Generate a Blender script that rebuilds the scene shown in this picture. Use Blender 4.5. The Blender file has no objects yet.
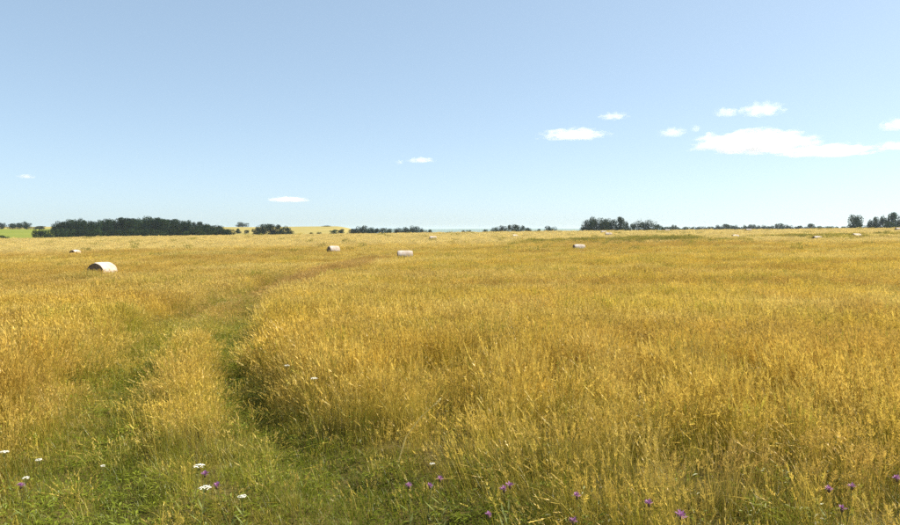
import bpy, bmesh, math, random
import numpy as np
from mathutils import Vector, Matrix

S = bpy.context.scene
C = S.collection
R = math.radians

# ------------------------------------------------------------------ camera, sky, sun, exposure
EYE = 1.65
FPX = 693.0                      # focal length in pixels of the 900 px wide photograph
PITCH = math.atan((262.5 - 229.0) / FPX)
cam_d = bpy.data.cameras.new('camera')
cam_d.sensor_width = 36.0
cam_d.lens = FPX / 900.0 * 36.0
cam_d.clip_start = 0.05
cam_d.clip_end = 90000.0
cam = bpy.data.objects.new('camera', cam_d)
cam.location = (0, 0, EYE)
cam.rotation_euler = (math.pi / 2 - PITCH, 0, 0)
C.objects.link(cam)
S.camera = cam

SUN_EL, SUN_AZ = R(44), R(72)     # azimuth clockwise from +Y (ahead), so nearly due right
W = bpy.data.worlds.new('World')
S.world = W
W.use_nodes = True
wn, wl = W.node_tree.nodes, W.node_tree.links
bg = wn['Background']
sky = wn.new('ShaderNodeTexSky')
sky.sky_type = 'NISHITA'
sky.sun_disc = False
sky.sun_elevation = SUN_EL
sky.sun_rotation = SUN_AZ
sky.altitude = 100
sky.air_density = 0.6
sky.dust_density = 0.8
sky.ozone_density = 1.0
# the whole sky is evenly a little milkier than clear air: flatten its contrast, cool its hue
sc1 = wn.new('ShaderNodeVectorMath'); sc1.operation = 'SCALE'; sc1.inputs['Scale'].default_value = 0.085
gm = wn.new('ShaderNodeGamma'); gm.inputs[1].default_value = 0.5
tn = wn.new('ShaderNodeVectorMath'); tn.operation = 'MULTIPLY'; tn.inputs[1].default_value = (5.4, 6.18, 6.5)
wl.new(sky.outputs[0], sc1.inputs[0]); wl.new(sc1.outputs[0], gm.inputs[0])
wl.new(gm.outputs[0], tn.inputs[0]); wl.new(tn.outputs[0], bg.inputs[0])
bg.inputs[1].default_value = 0.1

sun_d = bpy.data.lights.new('sun', 'SUN')
sun_d.energy = 5.0
sun_d.angle = R(0.53)
sun_d.color = (1.0, 0.93, 0.80)
sun = bpy.data.objects.new('sun', sun_d)
sd = Vector((math.sin(SUN_AZ) * math.cos(SUN_EL), math.cos(SUN_AZ) * math.cos(SUN_EL), math.sin(SUN_EL)))
sun.rotation_euler = (-sd).to_track_quat('-Z', 'Y').to_euler()
sun.location = sd * 200
C.objects.link(sun)

S.view_settings.view_transform = 'Standard'
S.view_settings.look = 'None'
S.view_settings.gamma = 1.0
S.view_settings.exposure = 1.17
S.cycles.max_bounces = 12
S.cycles.diffuse_bounces = 3
S.cycles.transmission_bounces = 3
S.cycles.glossy_bounces = 2
S.cycles.volume_bounces = 10
S.cycles.use_denoising = False
S.cycles.sample_clamp_indirect = 6.0

rng = np.random.default_rng(7)
random.seed(7)

# ------------------------------------------------------------------ helpers
def tag(o, label=None, cat=None, group=None, kind=None):
    if label: o['label'] = label
    if cat: o['category'] = cat
    if group: o['group'] = group
    if kind: o['kind'] = kind
    return o

def mesh_obj(name, verts, faces, mat=None, parent=None, smooth=False):
    me = bpy.data.meshes.new(name)
    me.from_pydata([tuple(v) for v in verts], [], [tuple(f) for f in faces])
    if smooth:
        me.polygons.foreach_set('use_smooth', [True] * len(me.polygons))
    me.update()
    if mat: me.materials.append(mat)
    o = bpy.data.objects.new(name, me)
    C.objects.link(o)
    if parent: o.parent = parent
    return o

def empty(name, loc=(0, 0, 0), rz=0.0, scale=(1, 1, 1)):
    o = bpy.data.objects.new(name, None)
    o.empty_display_size = 0.3
    o.location = loc
    o.rotation_euler = (0, 0, rz)
    o.scale = scale
    C.objects.link(o)
    return o

def hash2(ix, iy, seed):
    h = (ix.astype(np.int64) * 374761393 + iy.astype(np.int64) * 668265263 + seed * 982451653) & 0xffffffff
    h = ((h ^ (h >> 13)) * 1274126177) & 0xffffffff
    h = h ^ (h >> 16)
    return (h & 0xffffff) / float(0xffffff)

def vnoise(x, y, seed=0):
    x0, y0 = np.floor(x), np.floor(y)
    fx, fy = x - x0, y - y0
    fx, fy = fx * fx * (3 - 2 * fx), fy * fy * (3 - 2 * fy)
    a, b = hash2(x0, y0, seed), hash2(x0 + 1, y0, seed)
    c, d = hash2(x0, y0 + 1, seed), hash2(x0 + 1, y0 + 1, seed)
    return (a * (1 - fx) + b * fx) * (1 - fy) + (c * (1 - fx) + d * fx) * fy

def fbm(x, y, seed=0, oct=3):
    s, a, t = 0.0, 1.0, 0.0
    for k in range(oct):
        s = s + a * vnoise(x * 2 ** k, y * 2 ** k, seed + 17 * k)
        t += a
        a *= 0.5
    return s / t

def sstep(e0, e1, v):
    t = np.clip((v - e0) / (e1 - e0), 0, 1)
    return t * t * (3 - 2 * t)

# ------------------------------------------------------------------ terrain function
RUT_R = np.array([(0.15, -2.5), (0.1, 1.0), (0.0, 3.3), (-0.35, 4.3), (-0.95, 5.2), (-1.65, 6.3), (-2.4, 7.9), (-3.1, 9.8),
                  (-3.9, 12.2), (-4.9, 15.5), (-5.9, 20.0), (-6.5, 26.0), (-6.6, 36.0), (-6.0, 48.0), (-4.8, 64.0)])
RUT_L = np.array([(-1.45, -2.5), (-1.5, 1.0), (-1.75, 3.0), (-2.2, 4.3), (-2.75, 5.4), (-3.35, 6.6), (-4.05, 8.6), (-4.7, 10.6),
                  (-5.5, 13.2), (-6.5, 16.4), (-7.5, 20.8), (-8.1, 26.5), (-8.2, 36.0), (-7.6, 48.0), (-6.4, 64.0)])

def pdist(x, y, P):
    best = np.full(np.shape(x), 1e9)
    for (ax, ay), (bx, by) in zip(P[:-1], P[1:]):
        dx, dy = bx - ax, by - ay
        t = np.clip(((x - ax) * dx + (y - ay) * dy) / (dx * dx + dy * dy), 0, 1)
        best = np.minimum(best, np.hypot(x - ax - t * dx, y - ay - t * dy))
    return best

P_R = [-30, 0, 8, 18, 28, 40, 57, 80, 95, 110, 125, 145, 170, 195, 215, 240, 290, 350, 450, 600, 900, 1500, 3000, 5000, 6500, 8000, 9000]
P_Z = [0.2, 0, -.28, -.70, -1.02, -1.22, -1.34, -1.45, -1.25, -1.0, -.80, -.58, -.38, -.25, -.28, -.6, -2.0, -4.0, -5.0, -6.0, -8, -14, -32, -30, -3, 2, -4]
L_R = [0, 240, 290, 350, 440, 520, 600, 750, 900, 1200, 1800, 2600, 9000]
L_Z = [0, 0.0, 0.6, 1.6, 5.4, 8.4, 10.2, 13.0, 14.0, 16.4, 15.0, 0.0, 0.0]

def zfun(x, y):
    x = np.asarray(x, float); y = np.asarray(y, float)
    r = np.hypot(x, y)
    ahead = np.where(y > 0, r, np.minimum(r, 30) * -1.0)
    z = np.interp(ahead, P_R, P_Z)
    # soften the kinks of the profile
    z = (z + np.interp(ahead * 1.04, P_R, P_Z) + np.interp(ahead * 0.96, P_R, P_Z)) / 3
    z = z + 0.0115 * sstep(0, 45, y) * np.clip(x, -200, 200)
    az = np.degrees(np.arctan2(x, np.maximum(y, 1e-3)))
    left = 1 - sstep(-9.5, -5.0, az)
    z = z + left * np.interp(r, L_R, L_Z)
    z = z + sstep(5000, 7500, r) * 11 * (fbm(az / 3.0 + 50, r / 4000, 91) - 0.35)
    far = sstep(10, 60, r)
    z = z + 0.05 * (fbm(x / 2.6, y / 2.6, 3) - .5) + 0.35 * far * (fbm(x / 30, y / 30, 5) - .5)
    near = (r < 80)
    if np.any(near):
        d = np.minimum(pdist(x, y, RUT_R), pdist(x, y, RUT_L))
        z = z - 0.09 * np.exp(-(d / 0.32) ** 2) * (1 - sstep(30, 60, r))
    return z

def pix_dir(px, py):
    cx, cy = (px - 450) / FPX, (262.5 - py) / FPX
    c, s = math.cos(PITCH), math.sin(PITCH)
    return np.array([cx, c + cy * s, -s + cy * c])

def pix_ground(px, py, h=0.0, rmax=300):
    d = pix_dir(px, py)
    ts = np.geomspace(1.0, rmax, 900)
    zz = EYE + d[2] * ts - (zfun(d[0] * ts, d[1] * ts) + h)
    i = np.argmax(zz < 0) if np.any(zz < 0) else len(ts) - 1
    return d[0] * ts[i], d[1] * ts[i]

# ------------------------------------------------------------------ materials
def mat(name):
    m = bpy.data.materials.new(name)
    m.use_nodes = True
    n = m.node_tree.nodes
    n.clear()
    return m, n, m.node_tree.links

def ramp(n, stops):
    r = n.new('ShaderNodeValToRGB')
    while len(r.color_ramp.elements) < len(stops):
        r.color_ramp.elements.new(0.5)
    for e, (p, c) in zip(r.color_ramp.elements, stops):
        e.position = p
        e.color = (*c, 1)
    return r

def noise(n, l, scale, vec=None, detail=3, rough=0.55):
    t = n.new('ShaderNodeTexNoise')
    t.inputs['Scale'].default_value = scale
    t.inputs['Detail'].default_value = detail
    t.inputs['Roughness'].default_value = rough
    if vec: l.new(vec, t.inputs['Vector'])
    return t

def mixc(n, l, fac, a, b, mode='MIX'):
    m = n.new('ShaderNodeMix')
    m.data_type = 'RGBA'
    m.blend_type = mode
    for sock, v in ((m.inputs[0], fac), (m.inputs[6], a), (m.inputs[7], b)):
        if hasattr(v, 'is_output'): l.new(v, sock)
        elif isinstance(v, (int, float)): sock.default_value = v
        else: sock.default_value = (*v, 1)
    return m.outputs[2]

def mathn(n, l, op, a, b=None, clamp=False):
    m = n.new('ShaderNodeMath')
    m.operation = op
    m.use_clamp = clamp
    for sock, v in zip(m.inputs, (a, b)):
        if v is None: continue
        if hasattr(v, 'is_output'): l.new(v, sock)
        else: sock.default_value = v
    return m.outputs[0]

def ground_material():
    m, n, l = mat('meadow_soil')
    out = n.new('ShaderNodeOutputMaterial')
    bs = n.new('ShaderNodeBsdfDiffuse')
    g = n.new('ShaderNodeNewGeometry')
    att = n.new('ShaderNodeAttribute'); att.attribute_name = 'field'
    sep = n.new('ShaderNodeSeparateColor')
    l.new(att.outputs['Color'], sep.inputs[0])
    nz = noise(n, l, 9.0, g.outputs['Position'], 5)
    thatch_shade = ramp(n, [(0.25, (.045, .034, .014)), (0.5, (.09, .07, .025)), (0.75, (.16, .12, .045))])
    l.new(nz.outputs[0], thatch_shade.inputs[0])
    nf = noise(n, l, 0.02, g.outputs['Position'], 4)
    straw = ramp(n, [(0.3, (.24, .20, .06)), (0.7, (.31, .25, .09))])
    l.new(nf.outputs[0], straw.inputs[0])
    grn = ramp(n, [(0.3, (.14, .17, .03)), (0.7, (.19, .20, .04))])
    l.new(nf.outputs[0], grn.inputs[0])
    c = mixc(n, l, sep.outputs[0], thatch_shade.outputs[0], straw.outputs[0])
    c = mixc(n, l, sep.outputs[1], c, grn.outputs[0])
    c = mixc(n, l, sep.outputs[2], c, (.06, .09, .04))
    l.new(c, bs.inputs[0])
    l.new(bs.outputs[0], out.inputs[0])
    return m

def grass_material():
    m, n, l = mat('grass_blades')
    out = n.new('ShaderNodeOutputMaterial')
    tint = n.new('ShaderNodeAttribute'); tint.attribute_type = 'INSTANCER'; tint.attribute_name = 'tint'
    bl = n.new('ShaderNodeAttribute'); bl.attribute_name = 'blade'
    sep = n.new('ShaderNodeSeparateColor')
    l.new(bl.outputs['Color'], sep.inputs[0])
    br = n.new('ShaderNodeMapRange')
    br.inputs['To Min'].default_value = 0.6; br.inputs['To Max'].default_value = 1.3
    l.new(sep.outputs[0], br.inputs[0])
    cb = n.new('ShaderNodeCombineColor')
    for k in range(3): l.new(br.outputs[0], cb.inputs[k])
    c = mixc(n, l, 1.0, tint.outputs['Color'], cb.outputs[0], 'MULTIPLY')
    # some blades in every tuft are still green, seed heads are browner
    g = mixc(n, l, 0.75, c, (.16, .18, .014))
    c = mixc(n, l, sep.outputs[1], c, g)
    h = mixc(n, l, 0.45, c, (.55, .36, .10))
    c = mixc(n, l, sep.outputs[2], c, h)
    d = n.new('ShaderNodeBsdfDiffuse'); t = n.new('ShaderNodeBsdfTranslucent')
    l.new(c, d.inputs[0]); l.new(c, t.inputs[0])
    mx = n.new('ShaderNodeMixShader'); mx.inputs[0].default_value = 0.38
    l.new(d.outputs[0], mx.inputs[1]); l.new(t.outputs[0], mx.inputs[2])
    gl = n.new('ShaderNodeBsdfGlossy'); gl.inputs['Roughness'].default_value = 0.42
    gl.inputs[0].default_value = (1, 1, 1, 1)
    m2 = n.new('ShaderNodeMixShader'); m2.inputs[0].default_value = 0.018
    l.new(mx.outputs[0], m2.inputs[1]); l.new(gl.outputs[0], m2.inputs[2])
    l.new(m2.outputs[0], out.inputs[0])
    return m

def leaf_material(name, ca, cb):
    m, n, l = mat(name)
    out = n.new('ShaderNodeOutputMaterial')
    att = n.new('ShaderNodeAttribute'); att.attribute_name = 'leaf'
    oi = n.new('ShaderNodeObjectInfo')
    c = mixc(n, l, att.outputs['Fac'], ca, cb)
    v = n.new('ShaderNodeMapRange'); v.inputs['To Min'].default_value = .55; v.inputs['To Max'].default_value = 1.55
    l.new(oi.outputs['Random'], v.inputs[0])
    cc = n.new('ShaderNodeCombineColor')
    for k in range(3): l.new(v.outputs[0], cc.inputs[k])
    c = mixc(n, l, 1.0, c, cc.outputs[0], 'MULTIPLY')
    d = n.new('ShaderNodeBsdfDiffuse'); t = n.new('ShaderNodeBsdfTranslucent')
    l.new(c, d.inputs[0]); l.new(c, t.inputs[0])
    mx = n.new('ShaderNodeMixShader'); mx.inputs[0].default_value = 0.25
    l.new(d.outputs[0], mx.inputs[1]); l.new(t.outputs[0], mx.inputs[2])
    l.new(mx.outputs[0], out.inputs[0])
    return m

def plain_material(name, ca, cb, scale=8.0, rough=0.9, trans=0.0):
    m, n, l = mat(name)
    out = n.new('ShaderNodeOutputMaterial')
    tc = n.new('ShaderNodeTexCoord')
    nz = noise(n, l, scale, tc.outputs['Object'], 4)
    rp = ramp(n, [(0.3, ca), (0.7, cb)])
    l.new(nz.outputs[0], rp.inputs[0])
    d = n.new('ShaderNodeBsdfPrincipled')
    d.inputs['Roughness'].default_value = rough
    d.inputs['Specular IOR Level'].default_value = 0.25
    l.new(rp.outputs[0], d.inputs['Base Color'])
    if trans:
        t = n.new('ShaderNodeBsdfTranslucent'); l.new(rp.outputs[0], t.inputs[0])
        mx = n.new('ShaderNodeMixShader'); mx.inputs[0].default_value = trans
        l.new(d.outputs[0], mx.inputs[1]); l.new(t.outputs[0], mx.inputs[2])
        l.new(mx.outputs[0], out.inputs[0])
    else:
        l.new(d.outputs[0], out.inputs[0])
    return m

M_GROUND = ground_material()
M_GRASS = grass_material()
M_LEAF = leaf_material('tree_leaves', (.009, .020, .010), (.027, .046, .017))
M_LEAF2 = leaf_material('bush_leaves', (.014, .027, .010), (.040, .060, .019))
M_BARK = plain_material('bark', (.06, .045, .035), (.13, .10, .075), 3.0)
M_STEM = plain_material('flower_stem', (.10, .14, .03), (.2, .2, .06), 20.0, 0.8, 0.2)
M_PURPLE = plain_material('purple_petals', (.30, .12, .27), (.44, .22, .40), 60.0, 0.7, 0.3)
M_WHITE = plain_material('white_petals', (.62, .60, .50), (.82, .80, .72), 60.0, 0.7, 0.25)
M_BUD = plain_material('brown_bud', (.10, .06, .03), (.2, .13, .06), 40.0)
M_STRAW = plain_material('pale_straw', (.80, .68, .32), (.86, .76, .42), 20.0, 0.7, 0.35)

# ------------------------------------------------------------------ the ground: one sheet out to the horizon
def build_ground():
    na = 420
    radii = np.concatenate([[0.0], np.geomspace(0.5, 60, 110), np.geomspace(61.5, 260, 70)[0:], np.geomspace(268, 9000, 90)])
    # finer rays ahead of the camera, coarser behind
    t = np.linspace(-1, 1, na, endpoint=False)
    ang = np.pi * (0.35 * t + 0.65 * t ** 3)
    vx, vy = [], []
    for r in radii[1:]:
        vx.append(r * np.sin(ang)); vy.append(r * np.cos(ang))
    X = np.concatenate([[0.0]] + vx); Y = np.concatenate([[0.0]] + vy)
    Z = zfun(X, Y)
    verts = np.stack([X, Y, Z], 1)
    faces = []
    idx = lambda i, j: 1 + i * na + (j % na)
    for j in range(na):
        faces.append((0, idx(0, j + 1), idx(0, j)))
    for i in range(len(radii) - 2):
        for j in range(na):
            faces.append((idx(i, j), idx(i, j + 1), idx(i + 1, j + 1), idx(i + 1, j)))
    o = mesh_obj('ground', verts, faces, M_GROUND, smooth=True)
    r = np.hypot(X, Y); az = np.degrees(np.arctan2(X, Y))
    # which crop lies where: r = straw stubble fields, g = green meadow, b = far wooded country
    cr = sstep(200, 250, r)
    green = sstep(300, 330, r) * (1 - sstep(585, 600, r)) * (1 - sstep(-27.8, -27.4, az))
    green = np.maximum(green, sstep(900, 980, r) * (fbm(az / 4 + 9, r / 500, 11) > .55))
    wood = sstep(2200, 4200, r)
    col = np.stack([cr, green, wood, np.ones_like(r)], 1).astype(np.float32)
    a = o.data.attributes.new('field', 'FLOAT_COLOR', 'POINT')
    a.data.foreach_set('color', col.ravel())
    tag(o, kind='structure')
    return o

build_ground()

# ------------------------------------------------------------------ grass: tuft meshes (never linked to the scene themselves)
def tuft(name, nb, rad, hmin, hmax, width, bend, head=0.0, green=0.2, seg=3, headw=3.0, flop=0.0, seed=0):
    """A tuft of nb curved ribbons; a share `head` of them carry a seed panicle."""
    r = np.random.default_rng(seed)
    V, F, A = [], [], []
    def add(vs, fs, a):
        b = len(V)
        V.extend(vs); F.extend([tuple(i + b for i in f) for f in fs]); A.extend([a] * len(vs))
    for k in range(nb):
        rr = rad * math.sqrt(r.random()); ph = r.random() * 6.283
        p0 = np.array([rr * math.cos(ph), rr * math.sin(ph), -0.03])
        hgt = hmin + (hmax - hmin) * r.random() ** 0.8
        th = ph + r.normal(0, 1.0)
        b = abs(r.normal(0, bend)) + (r.random() < flop) * r.uniform(.7, 1.4)
        d = np.array([math.cos(th), math.sin(th), 0])
        side = np.array([-math.sin(th + r.normal(0, .6)), math.cos(th), 0]); side /= max(np.linalg.norm(side), .1)
        w = width * r.uniform(.6, 1.25)
        isg = 1.0 if r.random() < green else r.random() * .25
        a0 = (r.random(), isg, 0.0, 1.0)
        vs, tang = [], None
        lean0 = r.normal(0, .10)
        p = p0.copy(); L = hgt / seg
        for s in range(seg + 1):
            f = s / seg
            ang = lean0 + b * f ** 1.5
            if s:
                p = p + L * (np.array([0, 0, math.cos(ang)]) + d * math.sin(ang))
            ww = w * (1 - 0.85 * f)
            if s < seg:
                vs += [p - side * ww / 2, p + side * ww / 2]
            else:
                vs += [p.copy()]
        fs = [(2 * s, 2 * s + 1, 2 * s + 3, 2 * s + 2) for s in range(seg - 1)]
        fs.append((2 * seg - 2, 2 * seg - 1, 2 * seg))
        add(vs, fs, a0)
        if r.random() < head:
            tip = p
            ax = np.array([0, 0, math.cos(ang)]) + d * math.sin(ang)
            hl = r.uniform(.07, .14) * hgt / .6
            ah = (r.random(), 0.0, r.uniform(.3, 1.0), 1.0)
            for q in range(5):
                c = tip - ax * hl * (q / 5.0)
                a2 = r.random() * 6.283
                sd_ = np.array([math.cos(a2), math.sin(a2), 0])
                wl_ = w * headw * (0.5 + 0.7 * q / 5)
                e = c + sd_ * wl_ * 1.2 + ax * hl * .28
                add([c - ax * hl * .06, c + ax * hl * .10 + np.cross(ax, sd_) * w * .8, e], [(0, 1, 2)], ah)
                e2 = c - sd_ * wl_ + ax * hl * .25
                add([c - ax * hl * .06, c + ax * hl * .10 - np.cross(ax, sd_) * w * .8, e2], [(0, 1, 2)], ah)
    me = bpy.data.meshes.new(name)
    me.from_pydata([tuple(v) for v in V], [], F)
    at = me.attributes.new('blade', 'FLOAT_COLOR', 'POINT')
    at.data.foreach_set('color', np.array(A, np.float32).ravel())
    me.materials.append(M_GRASS)
    me.update()
    return bpy.data.objects.new(name, me)

def herb(name, nb, rad, hmax, lw, seed):
    """Broad-leaved weed: oval leaves on short stems."""
    r = np.random.default_rng(seed)
    V, F, A = [], [], []
    for k in range(nb):
        ph = r.random() * 6.283; rr = rad * math.sqrt(r.random()); z = hmax * r.random() ** .7
        c = np.array([rr * math.cos(ph), rr * math.sin(ph), z])
        d = np.array([math.cos(ph + r.normal(0, .7)), math.sin(ph + r.normal(0, .7)), r.uniform(.1, 1.0)]); d /= np.linalg.norm(d)
        s = np.cross(d, [0, 0, 1]); s /= np.linalg.norm(s)
        L = lw * r.uniform(2, 3.6); w = lw * r.uniform(.35, .6)
        b = len(V)
        V += [c, c + d * L * .45 + s * w, c + d * L - np.array([0, 0, L * .25]), c + d * L * .45 - s * w]
        F.append((b, b + 1, b + 2, b + 3))
        A += [(r.random(), .75, 0, 1)] * 4
    me = bpy.data.meshes.new(name)
    me.from_pydata([tuple(v) for v in V], [], F)
    at = me.attributes.new('blade', 'FLOAT_COLOR', 'POINT')
    at.data.foreach_set('color', np.array(A, np.float32).ravel())
    me.materials.append(M_GRASS)
    me.update()
    return bpy.data.objects.new(name, me)

# tuft kinds by distance band; heights are for a meadow 0.6 m tall
TALL, BASE, SHORT, HERB, SEED = 0, 1, 2, 3, 4
def tuft_set(band):
    col = bpy.data.collections.new('tufts_' + band)      # kept out of the scene, only instanced
    if band == 'near':
        n, rad, w, sg = 26, .085, .0034, 4
    elif band == 'middle':
        n, rad, w, sg = 40, .15, .0052, 3
    elif band == 'back':
        n, rad, w, sg = 70, .30, .0085, 3
    elif band == 'far':
        n, rad, w, sg = 110, .60, .014, 2
    else:
        n, rad, w, sg = 170, 1.1, .022, 2
    objs, index = [], {}
    def reg(kind, o):
        index.setdefault(kind, []).append(len(objs)); objs.append(o)
    nv = 4
    for v in range(nv):
        reg(TALL, tuft('a%02d' % len(objs), n, rad, .40, .66, w, .28 if v < 2 else .60, .75, .10, sg, 3.2, 0, 100 + v))
    for v in range(nv):
        reg(BASE, tuft('a%02d' % len(objs), int(n * 1.2), rad * 1.2, .18, .44, w * 1.15, .75, .05, .35, sg, 2.5, .15, 200 + v))
    for v in range(nv):
        reg(SHORT, tuft('a%02d' % len(objs), int(n * 1.3), rad * 1.3, .07, .22, w * 1.1, .95, .02, .45, sg, 2.0, .15, 300 + v))
    for v in range(2):
        reg(HERB, herb('a%02d' % len(objs), int(n * 1.2), rad * 1.3, .16, .018 if band == 'near' else w * 4, 400 + v))
    for v in range(3):
        reg(SEED, tuft('a%02d' % len(objs), int(n * .6), rad, .46, .74, w, .35, 1.0, .03, sg, 4.4, 0, 500 + v))
    for o in objs: col.objects.link(o)
    return col, index

GOLD = np.array((.65, .475, .064)); PALE = np.array((.75, .61, .19)); OCHRE = np.array((.48, .315, .052))
GREEN = np.array((.150, .190, .014)); OLIVE = np.array((.40, .37, .042)); RUST = np.array((.41, .24, .075)); CREAM = np.array((.80, .68, .29))

def lerp(a, b, t):
    return a * (1 - t)[:, None] + b * t[:, None]

def grass_band(name, label, band, y0, y1, dens, over=0.08):
    col, index = tuft_set(band)
    # jittered grid over the wedge in front of the camera, with room to step aside
    s = 1 / math.sqrt(dens)
    lo, hi = y0 * (1 - over), y1 * (1 + over)
    ys = np.arange(lo, hi, s)
    xm = .74 * hi + 3.5
    X, Y = np.meshgrid(np.arange(-xm, xm, s), ys)
    X = (X + rng.uniform(-.5, .5, X.shape) * s * 1.3).ravel(); Y = (Y + rng.uniform(-.5, .5, Y.shape) * s * 1.3).ravel()
    keep = np.abs(X) < .74 * Y + 3.2
    fade = np.minimum((Y - lo) / max(y0 - lo + y0 * over, 1e-6), (hi - Y) / max(hi - y1 + y1 * over, 1e-6))
    keep &= (rng.random(X.shape) < np.clip(fade, 0, 1)) | ((y0 < 2) & (Y < 3))
    gp = fbm(X / .5, Y / .42, 26)
    keep &= (rng.random(X.shape) > .60 * sstep(.53, .65, gp) * (1 - sstep(20, 35, Y)) * (np.minimum(pdist(X, Y, RUT_R), pdist(X, Y, RUT_L)) > .6))
    X, Y = X[keep], Y[keep]
    N = len(X)
    u = rng.random(N); u2 = rng.random(N); u3 = rng.random(N)
    r = np.hypot(X, Y)
    dr, dl = pdist(X, Y, RUT_R), pdist(X, Y, RUT_L)
    tfade = 1 - sstep(24, 44, Y)
    wr = 0.30 + .16 * (1 - sstep(5.0, 7.5, Y)) + 0.20 * (fbm(X / 1.3, Y / 1.3, 41) - .3)
    wl_ = 0.40 + 0.30 * (fbm(X / 1.6, Y / 1.6, 43) - .3)
    rough = .55 + .9 * fbm(X / .9, Y / .9, 44)
    rut = np.clip(np.maximum(np.exp(-(dr / wr) ** 2) * (1 - .7 * sstep(12, 20, Y)), 1.0 * np.exp(-(dl / wl_) ** 2) * (1 - .75 * sstep(9.5, 14, Y))) * tfade * rough, 0, 1)
    dc = .5 * (dr + dl)
    on_track = (1 - sstep(.75, 1.1, np.minimum(dr, dl) * .5 + dc * .5))       # whole width of the track
    n_big = fbm(X / 14, Y / 9, 21); n_mid = fbm(X / 3.2, Y / 2.4, 22); n_small = fbm(X / .8, Y / .7, 23)
    n_h = fbm(X / 4.5, Y / 2.6, 24)
    front = 1 - sstep(3.4, 7.0, Y + .35 * X * (X > 0) * 0 + 2.0 * (n_mid - .5))
    midtrack = sstep(4.9, 6.4, Y) * (1 - sstep(10.5, 13.0, Y))
    # height of the sward
    H = .60 + .34 * (n_h - .5) + .22 * (n_mid - .5)
    H = H * (1 - .42 * front)
    H = H * (1 - on_track * (.55 - .40 * midtrack) * tfade)
    gap = sstep(.54, .66, fbm(X / .5, Y / .42, 26)) * (1 - sstep(25, 45, Y))
    H = H * (1 - .55 * gap)
    H = H * (1 - .85 * rut) + .02
    H = np.where(r > 90, H * (1 + .05 * sstep(95, 135, r)), H)
    # greenness
    g = .13 + 1.7 * np.clip(n_mid - .52, 0, 1) + .8 * np.clip(n_big - .55, 0, 1)
    g = g + .12 * front * (1 + .8 * (X > -1)) + .25 * on_track * tfade * (1 - midtrack) + .60 * rut
    rust = on_track * sstep(15, 22, Y) * (1 - sstep(52, 70, Y)) * .85 + (.7 * np.clip(n_small - .62, 0, 1) + 2.2 * np.clip(fbm(X / 1.9 + 3, Y / 1.5, 29) - .56, 0, 1)) * (1 - sstep(25, 45, r)) * (1 - rut)
    g = g * (1 - .7 * np.clip(rust, 0, 1))
    # grown-over green strips along the old field edges far out
    weeds = np.exp(-((Y - (104 + .05 * X + 6 * (fbm(X / 25, X * 0, 33) - .5))) / 9.0) ** 2) * sstep(5, 14, X) * sstep(.46, .62, fbm(X / 5, Y / 7, 34))
    weeds = np.maximum(weeds, 1.0 * np.exp(-((X - 13.5) / 4.5) ** 2 - ((Y - 104) / 5) ** 2) * sstep(.3, .5, fbm(X / 3, Y / 3, 35)))
    weeds = np.clip(weeds + (rng.random(N) < .006) * sstep(60, 75, r), 0, 1)
    g = g + .9 * weeds
    H = H * (1 + .55 * weeds)
    g = g + .55 * np.exp(-(((X + 5.9) / 1.3) ** 2 + ((Y - 14.5) / 2.2) ** 2)) + .6 * np.exp(-(((X + 7.2) / 1.1) ** 2 + ((Y - 24) / 1.6) ** 2)) + .30 * np.exp(-(((X + 1.2) / 3.5) ** 2 + ((Y - 22) / 3.0) ** 2))
    lush = np.exp(-((X + .05) / .55) ** 2 - ((Y - 3.7) / .7) ** 2)
    g = g + lush
    g = np.clip(g * np.where(r > 90, .35 + .65 * weeds, 1.0), 0, 1)
    pale = sstep(92, 112, r + 10 * (n_big - .5) - .06 * X) * (1 - weeds)
    pale = np.maximum(pale, .7 * np.clip((n_big - .5) * 3, 0, 1) * (X < -3) * sstep(12, 25, Y))
    ochre = np.clip((fbm(X / 22, Y / 12, 25) - .42) * 3, 0, 1) * sstep(10, 35, Y) * (1 - pale)
    # which tuft
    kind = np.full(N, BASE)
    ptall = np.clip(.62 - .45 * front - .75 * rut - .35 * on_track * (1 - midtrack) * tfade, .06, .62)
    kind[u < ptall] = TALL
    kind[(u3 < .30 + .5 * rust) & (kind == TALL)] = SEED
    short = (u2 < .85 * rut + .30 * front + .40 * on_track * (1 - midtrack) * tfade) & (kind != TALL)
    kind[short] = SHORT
    hb = (u3 > 1 - (.05 * front + .09 * rut + .25 * weeds + .008)) & (r < 150)
    kind[hb] = HERB
    # colour of the living or dead plant
    isg = rng.random(N) < g * np.where(kind == TALL, .55, np.where(kind == SEED, .1, 1.0))
    isg |= (kind == HERB) | (rng.random(N) < weeds * .85)
    dry = np.tile(GOLD, (N, 1))
    dry = lerp(dry, PALE, np.clip((n_small - .45) * 2.2, 0, 1) * .8)
    bands = fbm(X / 9 + 7, Y / 3.2, 28)
    dist = sstep(6, 16, Y)
    dry = lerp(dry, PALE, np.clip((bands - .5) * 4, 0, .75) * (.25 + .75 * dist))
    dry = lerp(dry, OCHRE, np.clip((.45 - bands) * 5, 0, .8) * (.5 + .5 * dist) + .25 * (1 - dist))
    dry = lerp(dry, OCHRE, np.clip(ochre * .8 + .25 * (rng.random(N) < .25), 0, 1))
    dry = lerp(dry, CREAM, pale * .8)
    dry = lerp(dry, RUST, np.clip(rust, 0, 1) * .85)
    grn = lerp(np.tile(OLIVE, (N, 1)), GREEN, np.clip(.15 + .9 * rut + .6 * front + 1.1 * weeds + lush + rng.normal(0, .25, N), 0, 1))
    tint = np.where(isg[:, None], grn, lerp(dry, OLIVE, np.clip(g * .55, 0, .6)))
    thatch_shade = (kind == BASE) * (1 - sstep(15, 40, Y)) * (.55 + .35 * rng.random(N))  # older brown leaves low in near tufts, tinted darker to paint in shade depth
    tint = lerp(tint, np.array((.15, .115, .018)), thatch_shade)
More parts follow.
